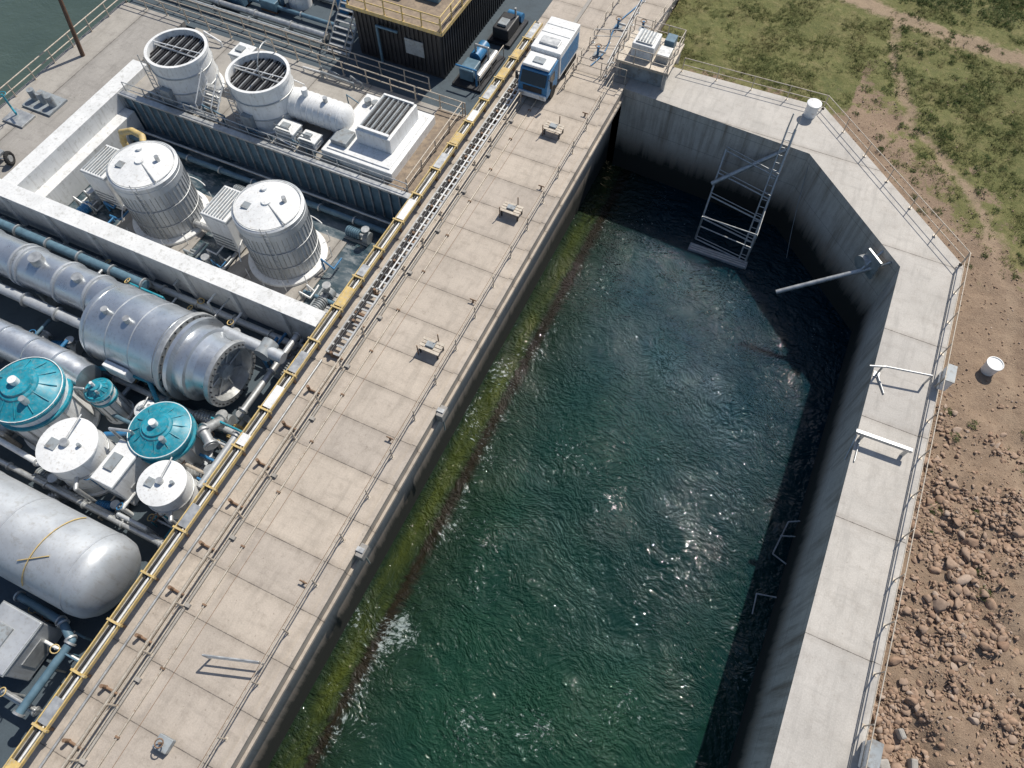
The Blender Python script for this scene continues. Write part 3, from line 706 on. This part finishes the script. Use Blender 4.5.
for i in range(26):
    x=random.choice([random.uniform(-42,-38.5),random.uniform(-32.9,-29.5),random.uniform(-23.8,-21)]);y=random.uniform(18,25);l=random.uniform(.6,1.8)
    b.tube([(x,y,-2.95),(x,y,-2.4+random.uniform(0,.6)),(x+l*.5,y,-2.4),(x+l*.5,y+l*.6,-2.4)],random.uniform(.04,.09),random.choice(['galv','grey','blue','white']),6)
b.done()
b=B('steel_grating_stair')
for i in range(9): b.bx(-22.7,-20.6,17.4+i*.32,17.66+i*.32,-2.9+i*.02,-2.84+i*.02,'galv')
b.bx(-22.8,-22.7,17.3,20.4,-2.98,-2.6,'grey');b.bx(-20.6,-20.5,17.3,20.4,-2.98,-2.6,'grey')
b.done()

# ---------------------------------------------------------------- top area
b=B('dark_container_building')
b.bx(-30.6,-23.6,38.9,50,-.6,3.2,'black')
for x in np.arange(-30.4,-23.7,.35): b.bx(x,x+.14,38.82,38.9,-.4,3.1,'black')
for y in np.arange(39.1,50,.35): b.bx(-23.6,-23.52,y,y+.14,-.4,3.1,'black')
b.bx(-30.9,-23.3,38.6,50.2,3.2,3.35,'tan');b.bx(-30.9,-23.3,38.55,38.6,3.15,3.42,'yellow');b.bx(-23.3,-23.25,38.6,50.2,3.15,3.42,'yellow')
b.bx(-26.5,-25.0,38.76,38.81,.8,2.0,'grey');b.tube([(-28.6,38.6,-.6),(-28.6,38.6,2.4),(-26.9,38.6,2.4)],.1,'bluegrey')
b.done()
railing('yellow_guardrail',[(-30.8,38.7,3.35),(-23.4,38.7,3.35),(-23.4,50,3.35)],'yellow',sp=1.6,r=.05)
b=B('rooftop_equipment');b.bx(-29.6,-27.5,41,43.5,3.35,4.2,'white',.05);b.bx(-26.6,-25,41.4,44,3.35,3.9,'bluegrey',.05);b.cyl((-28.6,42,4.2),(-28.6,42,4.4),.5,'grey',18);b.done()
b=B('steel_staircase')
for i in range(14): b.bx(-32.9,-31.2,37.9+i*.33,38.14+i*.33,-.4+i*.27,-.34+i*.27,'galv')
for x in (-32.95,-31.15):
    b.cyl((x,37.8,-.6),(x,42.4,3.2),.09,'grey');b.cyl((x,37.8,.5),(x,42.4,4.3),.05,'rail')
    for t in np.linspace(0,1,5): b.cyl((x,37.8+4.6*t,-.6+3.8*t),(x,37.8+4.6*t,.5+3.8*t),.035,'rail',6)
b.bx(-33,-31,42.4,43.6,3.1,3.2,'galv')
b.done()
b=B('compressor_skid')
b.bx(-22.8,-20.5,38.6,42.8,-.6,-.4,'black');b.bx(-22.5,-21.4,39.2,40.6,-.4,.5,'bluegrey',.08)
b.cyl((-22.1,41.0,.2),(-22.1,42.6,.2),.45,'blue',20);b.cyl((-21.1,39.4,.0),(-21.1,42.4,.0),.28,'galv',16)
b.tube([(-22.1,41.2,.6),(-22.1,41.2,1.2),(-21.1,41.2,1.2),(-21.1,41.2,.2)],.09,'galv');b.tube([(-21,39.0,-.4),(-21,39.0,.9),(-22.6,39.0,.9)],.07,'blue')
for y in (38.7,40.7,42.7): b.cyl((-20.6,y,-.4),(-20.6,y,.6),.035,'rail',6)
b.cyl((-20.6,38.7,.6),(-20.6,42.7,.6),.035,'rail',6)
b.done()
b=B('generator_skid');b.bx(-22.6,-20.7,44.0,47.4,-.6,-.35,'black');b.bx(-22.3,-21.0,44.3,46.4,-.35,.6,'black',.1);b.bx(-22.0,-21.3,44.6,45.4,.6,.8,'grey',.03);b.cyl((-22.2,47,.0),(-21.0,47,.0),.35,'blue',20);b.cyl((-21.2,46.1,.6),(-21.2,46.1,1.3),.08,'galv');b.done()
cl=['blue','white','grey','bluegrey','black','bluegrey']
for i in range(20):
    x=random.uniform(-49,-34);y=random.uniform(39.5,50);k=random.choice(cl);w=random.uniform(.8,1.8);d=random.uniform(.8,2.2);h=random.uniform(.4,1.3)
    b=B('pallet_crate');b.bx(x-w/2,x+w/2,y-d/2,y+d/2,-.45,-.45+h,k,.05)
    for j in range(3): b.bx(x-w/2,x+w/2,y-d/2+j*(d-.15)/2,y-d/2+.15+j*(d-.15)/2,-.6,-.45,'brown')
    b.bx(x-w/2-.02,x+w/2+.02,y-.05,y+.05,-.45,-.43+h,'black')
    b.done()
b=B('yard_pipework')
for y,r,k in ((38.2,.16,'grey'),(39.0,.22,'galv'),(40.4,.16,'bluegrey'),(43,.25,'galv')): b.flanged([(-50,y,-.2),(-33.5,y,-.2)],r,k,3)
b.done()
for x,y in ((-46.5,41.6),(-38,42.0)):
    b=B('water_tote_tank');b.lathe((x,y,-.6),(0,0,1),[(0,0),(.9,0),(.9,1.6),(.6,1.85),(.2,1.95),(0,1.95)],'white' if x>-45 else 'blue',24);b.ring((x,y,.4),(0,0,1),.93,.04,'grey',24);b.done()
b=B('timber_pole');b.cyl((-48.9,29.5,-.3),(-49.4,31.2,7.5),.16,'brown',10,.12);b.cyl((-49.9,31.2,6.9),(-48.9,31.2,6.9),.06,'brown');b.done()
b=B('rubber_tyre');b.ring((-45.6,18.9,.2),(.9,.4,.1),.36,.13,'rubber',24);b.cyl((-45.68,18.86,.2),(-45.5,18.94,.2),.22,'galv',16);b.cyl((-45.6,18.9,.2),(-46.5,18.5,.2),.05,'galv')
b.bx(-48.2,-46.2,17.8,19.2,.2,.4,'grey',.03);b.done()
b=B('valve_post');b.cyl((-48.6,22.5,-.25),(-48.6,22.5,1.6),.07,'teal',10);b.ring((-48.6,22.5,1.6),(0,0,1),.26,.03,'teal',18);b.cyl((-48.6,22.5,.5),(-47.9,22.2,.5),.07,'teal',10);b.bx(-49.2,-47.4,21.7,23.0,-.25,-.1,'galv',.02);b.done()
b=B('fuel_filter_skid')
b.bx(-49,-46.5,23.4,25.2,-.25,-.1,'grey')
for i in range(3): b.cyl((-48.5+i*.8,24.3,-.1),(-48.5+i*.8,24.3,.7),.25,'grey',14)
b.done()

b=B('river_water');v=[b.bm.verts.new(p) for p in ((-900,-900,-2.5),(-50.4,-900,-2.5),(-50.4,900,-2.5),(-900,900,-2.5))]
f=b.bm.faces.new(v);f.material_index=b.mi('water2');b.done()

# ---------------------------------------------------------------- terrain
m,nt,bb=base('terrain_mat');M['terrain']=m
at=N(nt,'ShaderNodeAttribute',attribute_name='mask');sp=N(nt,'ShaderNodeSeparateColor');nt.links.new(at.outputs['Color'],sp.inputs[0])
v=coords(nt)
n1=nz(nt,v,.35,8,.68);n2=nz(nt,v,2.2,8,.72);n3=nz(nt,v,14,4,.75)
dirt=ramp(nt,n1,[(.3,(.20,.13,.085)),(.7,(.34,.235,.155))])
dirt=mix(nt,.5,dirt,ramp(nt,n2,[(.3,(.15,.10,.068)),(.7,(.40,.295,.205))]))
dirt=mix(nt,.3,dirt,ramp(nt,n3,[(.3,(.08,.055,.04)),(.7,(.48,.37,.27))]))
grass=ramp(nt,n1,[(.32,(.075,.10,.022)),(.5,(.14,.145,.04)),(.68,(.27,.21,.11))])
grass=mix(nt,.55,grass,ramp(nt,n2,[(.38,(.045,.065,.014)),(.52,(.13,.135,.04)),(.66,(.27,.22,.11))]))
grass=mix(nt,.3,grass,ramp(nt,n3,[(.35,(.03,.04,.01)),(.65,(.28,.26,.11))]))
gm=math_(nt,'ADD',sp.outputs[0],math_(nt,'MULTIPLY',math_(nt,'SUBTRACT',n2,.5),1.4))
gm=math_(nt,'ADD',gm,math_(nt,'MULTIPLY',math_(nt,'SUBTRACT',n1,.5),1.5))
gm=ramp(nt,gm,[(.44,0),(.66,1)])
col=mix(nt,gm,dirt,grass)
pm=math_(nt,'ADD',sp.outputs[1],math_(nt,'MULTIPLY',math_(nt,'SUBTRACT',n2,.5),1.0))
col=mix(nt,ramp(nt,pm,[(.4,0),(.7,.9)]),col,mix(nt,.5,dirt,(.36,.27,.19)))
dk=sp.outputs[2]
col=mix(nt,dk,col,(.045,.06,.018))
nt.links.new(col,bb.inputs['Base Color']);bb.inputs['Roughness'].default_value=.95
bump(nt,bb,mix(nt,.4,n2,n3),1.0,.16)

def fbm(x,y,s,o=4): return noise.fractal(Vector((x*s,y*s,3.3)),1.0,2.0,o)
def seg_d(px,py,pts):
    best=1e9
    for (ax,ay),(bx_,by) in zip(pts,pts[1:]):
        dx,dy=bx_-ax,by-ay;t=max(0,min(1,((px-ax)*dx+(py-ay)*dy)/(dx*dx+dy*dy)))
        best=min(best,math.hypot(px-ax-dx*t,py-ay-dy*t))
    return best
road=[(-6,66),(0,61.5),(6,60),(14.5,58.8),(24,59.5),(50,64)]
track=[(5,60),(5.6,55),(7,52),(8,49),(10.5,46.5),(12.6,43.8),(14.5,41),(15.4,38),(16.6,35),(17.2,28),(18.5,20),(20,8),(21,-10)]
track2=[(15.2,41),(16.4,35),(16.2,30),(17.0,24),(18.8,16)]
def inside_struct(x,y,mg=0):
    return x<13.2+mg and y<46.9+mg and (x+ (y-36.6)*1.053 <13.15+mg*1.5)
def masks(x,y):
    g=(1.2*x+y-56.8)/8+ .5*fbm(x,y,.25)+.35*fbm(x,y,.9)
    if x<4: g=max(g,(y-47.2)/2+.3*fbm(x,y,.9))
    g=max(0,min(1,.5+g*.6))
    if y<44: g*=max(.0,min(1,(y-26)/16))
    rd=seg_d(x,y,road);wj=.5*fbm(x,y,.6)
    td=min(seg_d(x+wj,y,track),seg_d(x+wj,y,track2)+.3)
    p=max(max(0,1-(rd+wj*.6)/1.8),max(0,1-td/1.0)*.8)
    dk_=max(0,min(1,((y-(62.3+ .07*abs(x-8)))/1.5)))*max(0,min(1,.5+fbm(x,y,.35)*1.2)) if x>2 else 0
    return g,min(1,p),dk_*.7
def height(x,y):
    z=-.55+.22*fbm(x,y,.35)+.09*fbm(x+9,y,1.3)
    if x>13.2 and y<30:
        w=min(1,(x-13.2)/2)*min(1,(30-y)/6)
        z+=w*(.5*fbm(x,y+5,.5)+.25+.18*fbm(x,y,2.2))
    z-=.14*max(0,1-seg_d(x,y,track)/.7)
    return z
gx0,gx1,gy0,gy1=-11,46,-12,82
st=.36
nx=int((gx1-gx0)/st)+1;ny=int((gy1-gy0)/st)+1
xs=np.linspace(gx0,gx1,nx);ys=np.linspace(gy0,gy1,ny)
verts=[];cols=[]
for y in ys:
    for x in xs:
        e=min(x-gx0+ (20 if x<0 else 0),gx1-x,y-gy0+(50 if y<0 else 0),gy1-y);w=max(0,min(1,e/4))
        z=height(x,y)*w+(-.6)*(1-w)
        if x<13.6 and y<47.5: z=min(z,-.35)
        verts.append((x,y,z));g,p,d=masks(x,y);cols.append((g,p,d,1))
faces=[]
for j in range(ny-1):
    for i in range(nx-1):
        x=(xs[i]+xs[i+1])/2;y=(ys[j]+ys[j+1])/2
        if x<11.8 and y<45.2 and (x+(y-36.6)*1.053<11.2): continue
        a=j*nx+i;faces.append((a,a+1,a+nx+1,a+nx))
me=bpy.data.meshes.new('ground')
F=900
ext=[((gx1,-F),(F,-F),(F,F),(gx1,F)),((-11,gy1),(gx1,gy1),(gx1,F),(-11,F)),((13.0,-F),(gx1,-F),(gx1,gy0),(13.0,gy0)),((-50.4,75),(-11,75),(-11,F),(-50.4,F)),((-50.4,-F),(13.0,-F),(13.0,SY-2),(-50.4,SY-2))]
for q in ext:
    n0=len(verts)
    for x,y in q: verts.append((x,y,-.6));cols.append((.9,0,0,1))
    faces.append((n0,n0+1,n0+2,n0+3))
me.from_pydata(verts,[],faces);ca=me.color_attributes.new('mask','FLOAT_COLOR','POINT')
ca.data.foreach_set('color',np.array(cols,dtype=np.float32).ravel())
for p_ in me.polygons: p_.use_smooth=True
me.materials.append(M['terrain']);ob=bpy.data.objects.new('ground',me);COL.objects.link(ob)

def scatter(name,protos,items,matk):
    V=[];Fc=[];off=0
    for pi,x,y,z,sx,sy,sz,rz,rx in items:
        pv,pf=protos[pi]
        c,s=math.cos(rz),math.sin(rz);c2,s2=math.cos(rx),math.sin(rx)
        q=pv*np.array([sx,sy,sz])
        q=np.stack([q[:,0],q[:,1]*c2-q[:,2]*s2,q[:,1]*s2+q[:,2]*c2],1)
        q=np.stack([q[:,0]*c-q[:,1]*s+x,q[:,0]*s+q[:,1]*c+y,q[:,2]+z],1)
        V.append(q);Fc.append(pf+off);off+=len(pv)
    V=np.concatenate(V).astype(np.float32);Fc=np.concatenate(Fc).astype(np.int32)
    me=bpy.data.meshes.new(name);me.vertices.add(len(V));me.vertices.foreach_set('co',V.ravel())
    me.loops.add(Fc.size);me.loops.foreach_set('vertex_index',Fc.ravel())
    me.polygons.add(len(Fc));me.polygons.foreach_set('loop_start',np.arange(0,Fc.size,3,dtype=np.int32))
    me.update(calc_edges=True);me.validate()
    me.materials.append(M[matk]);o=bpy.data.objects.new(name,me);COL.objects.link(o);return o
def rock_proto(sd,sub=2):
    bm=bmesh.new();bmesh.ops.create_icosphere(bm,subdivisions=sub,radius=1)
    for v in bm.verts:
        d=v.co.normalized();k=1+.45*noise.noise(d*1.3+Vector((sd*7.1,0,0)))+.25*noise.noise(d*3+Vector((0,sd*3.7,0)))
        v.co=d*k
    for ax in range(9):
        n=Vector((random.gauss(0,1),random.gauss(0,1),random.gauss(0,1))).normalized();t=random.uniform(.38,.7)
        for v in bm.verts:
            e=v.co.dot(n)-t
            if e>0: v.co-=n*e
    a=np.array([v.co[:] for v in bm.verts]);f=np.array([[v.index for v in f.verts] for f in bm.faces]);bm.free();return a,f
m,nt,bb=base('rock_mat');M['rock']=m
v=coords(nt);g=N(nt,'ShaderNodeNewGeometry')
c1=ramp(nt,g.outputs['Random Per Island'],[(0,(.22,.13,.085)),(.35,(.33,.22,.15)),(.6,(.40,.28,.20)),(.85,(.27,.20,.155)),(1,(.46,.39,.33))])
c1=mix(nt,.5,c1,ramp(nt,nz(nt,v,6,6,.7),[(.3,(.20,.13,.088)),(.7,(.43,.31,.225))]))
nt.links.new(c1,bb.inputs['Base Color']);bb.inputs['Roughness'].default_value=.95
bump(nt,bb,nz(nt,v,25,4,.7),.5,.02)
protos=[rock_proto(i) for i in range(8)]+[rock_proto(i+20,1) for i in range(8)]
items=[]
n=0
while n<27000:
    x=13.4+8.5*random.random()**1.15;y=random.uniform(1,31)
    dn=min(1,max(0,(29-y)/6))
    dn*=max(.08,min(1,.5+fbm(x,y,.4)*1.4))
    if x<13.9: dn*=.6
    if random.random()>dn: continue
    s=min(.40,.034*math.exp(random.gauss(.25,.66)))
    items.append(((random.randrange(8) if s>.09 else 8+random.randrange(8)),x,y,height(x,y)+s*.2,s*random.uniform(.8,1.5),s*random.uniform(.8,1.2),s*random.uniform(.5,.9),random.uniform(0,6.28),random.uniform(-.5,.5)))
    n+=1
for _ in range(3200):
    x=random.uniform(4,24);y=random.uniform(28,60)
    if inside_struct(x,y,.4): continue
    s=random.uniform(.025,.09)
    if masks(x,y)[0]>.6 and random.random()<.8: continue
    items.append((8+random.randrange(8),x,y,height(x,y)+s*.2,s,s*1.2,s*.7,random.uniform(0,6.28),0))
scatter('rock_rubble',protos,items,'rock')
def tuft(sd):
    rr=np.random.default_rng(sd);V=[];Fc=[]
    for i in range(11):
        a=rr.uniform(0,6.28);l=rr.uniform(.5,1);bxx,byy=rr.normal(0,.4,2);w=.10
        dx,dy=math.cos(a),math.sin(a);n0=len(V)
        V+= [(bxx-dy*w,byy+dx*w,0),(bxx+dy*w,byy-dx*w,0),(bxx+dx*.7*l,byy+dy*.7*l,l*.7)]
        Fc.append((n0,n0+1,n0+2))
    return np.array(V),np.array(Fc)
m,nt,bb=base('grass_mat');M['grass']=m
g=N(nt,'ShaderNodeNewGeometry');v=coords(nt)
c1=ramp(nt,nz(nt,v,.5,6,.7),[(.35,(.08,.115,.022)),(.5,(.14,.16,.04)),(.65,(.28,.24,.10))])
c1=mix(nt,.35,c1,ramp(nt,g.outputs['Random Per Island'],[(0,(.06,.08,.018)),(1,(.28,.26,.10))]))
nt.links.new(c1,bb.inputs['Base Color']);bb.inputs['Roughness'].default_value=.8
tp=[tuft(i) for i in range(6)];items=[]
n=0
while n<32000:
    x=random.uniform(-11,30);y=random.uniform(33,76)
    if inside_struct(x,y,.5): continue
    g_,p_,d_=masks(x,y)
    if random.random()>(g_-.25)*(1-p_)*max(0.02,min(1,.35+1.6*fbm(x+40,y,.5))): continue
    s=random.uniform(.08,.24)
    items.append((random.randrange(6),x,y,height(x,y)-.02,s*1.1,s*1.1,s,random.uniform(0,6.28),0));n+=1
scatter('grass',tp,items,'grass')
M['shrub']=mat('shrub_mat',(.085,.125,.028),.8,var=.5,scale=4)
items=[]
spots=[]
for _ in range(520):
    x=random.uniform(4,26);y=random.uniform(8,72)
    if inside_struct(x,y,.6): continue
    if y<38 and random.random()<.6: continue
    if y<24 and random.random()<.6: continue
    spots.append((x,y,random.uniform(.12,.34)))
for _ in range(170):
    x=random.uniform(6,30);y=random.uniform(62.5,74);spots.append((x,y,random.uniform(.4,1.0)))
for x,y,r in spots:
    for _ in range(int(32*r/.4)):
        a=random.uniform(0,6.28);q=r*1.3*math.sqrt(random.random());h=random.uniform(0,.5)*r*(1-q/r*.5)
        s=random.uniform(.08,.18)
        items.append((random.randrange(6),x+q*math.cos(a),y+q*math.sin(a),height(x,y)+h,s,s,s,random.uniform(0,6.28),random.uniform(-1,1)))
scatter('shrubs',tp,items,'shrub')
b=B('white_bucket');b.lathe((15.7,30.0,-.6),(0,0,1),[(0,0),(.36,0),(.42,.8),(.46,.81),(.46,.88),(.40,.89),(.38,.84),(0,.83)],'white',28);b.done()
b=B('concrete_rubble_block');
for x,y,s in ((14.2,7.3,.4),(14.8,6.3,.35),(14.0,5.9,.3),(15.3,8.0,.25),(14.6,9.0,.22)): b.bx(x-s,x+s,y-s*.6,y+s*.6,-.5,.0,'conc',.08,random.uniform(0,3))
b.done()

# ---------------------------------------------------------------- light
AZ,EL=R(16),R(52)
sd=Vector((math.sin(AZ)*math.cos(EL),math.cos(AZ)*math.cos(EL),math.sin(EL)))
sun=bpy.data.lights.new('sun','SUN');sun.energy=4.8;sun.angle=R(.5);sun.color=(1,.94,.84)
so=bpy.data.objects.new('sun',sun);so.rotation_euler=sd.to_track_quat('Z','Y').to_euler();COL.objects.link(so)
w=bpy.data.worlds.new('World');scn.world=w;w.use_nodes=True
sk=w.node_tree.nodes.new('ShaderNodeTexSky');sk.sky_type='NISHITA';sk.sun_disc=False;sk.sun_elevation=EL;sk.sun_rotation=AZ
bg=w.node_tree.nodes['Background'];bg.inputs[1].default_value=.10;w.node_tree.links.new(sk.outputs[0],bg.inputs[0])
cd=bpy.data.cameras.new('camera');cd.lens=725/1024*36;cd.sensor_width=36;cd.clip_end=3000
co=bpy.data.objects.new('camera',cd);co.location=(0,0,35);co.rotation_euler=(R(29),0,R(25));COL.objects.link(co);scn.camera=co
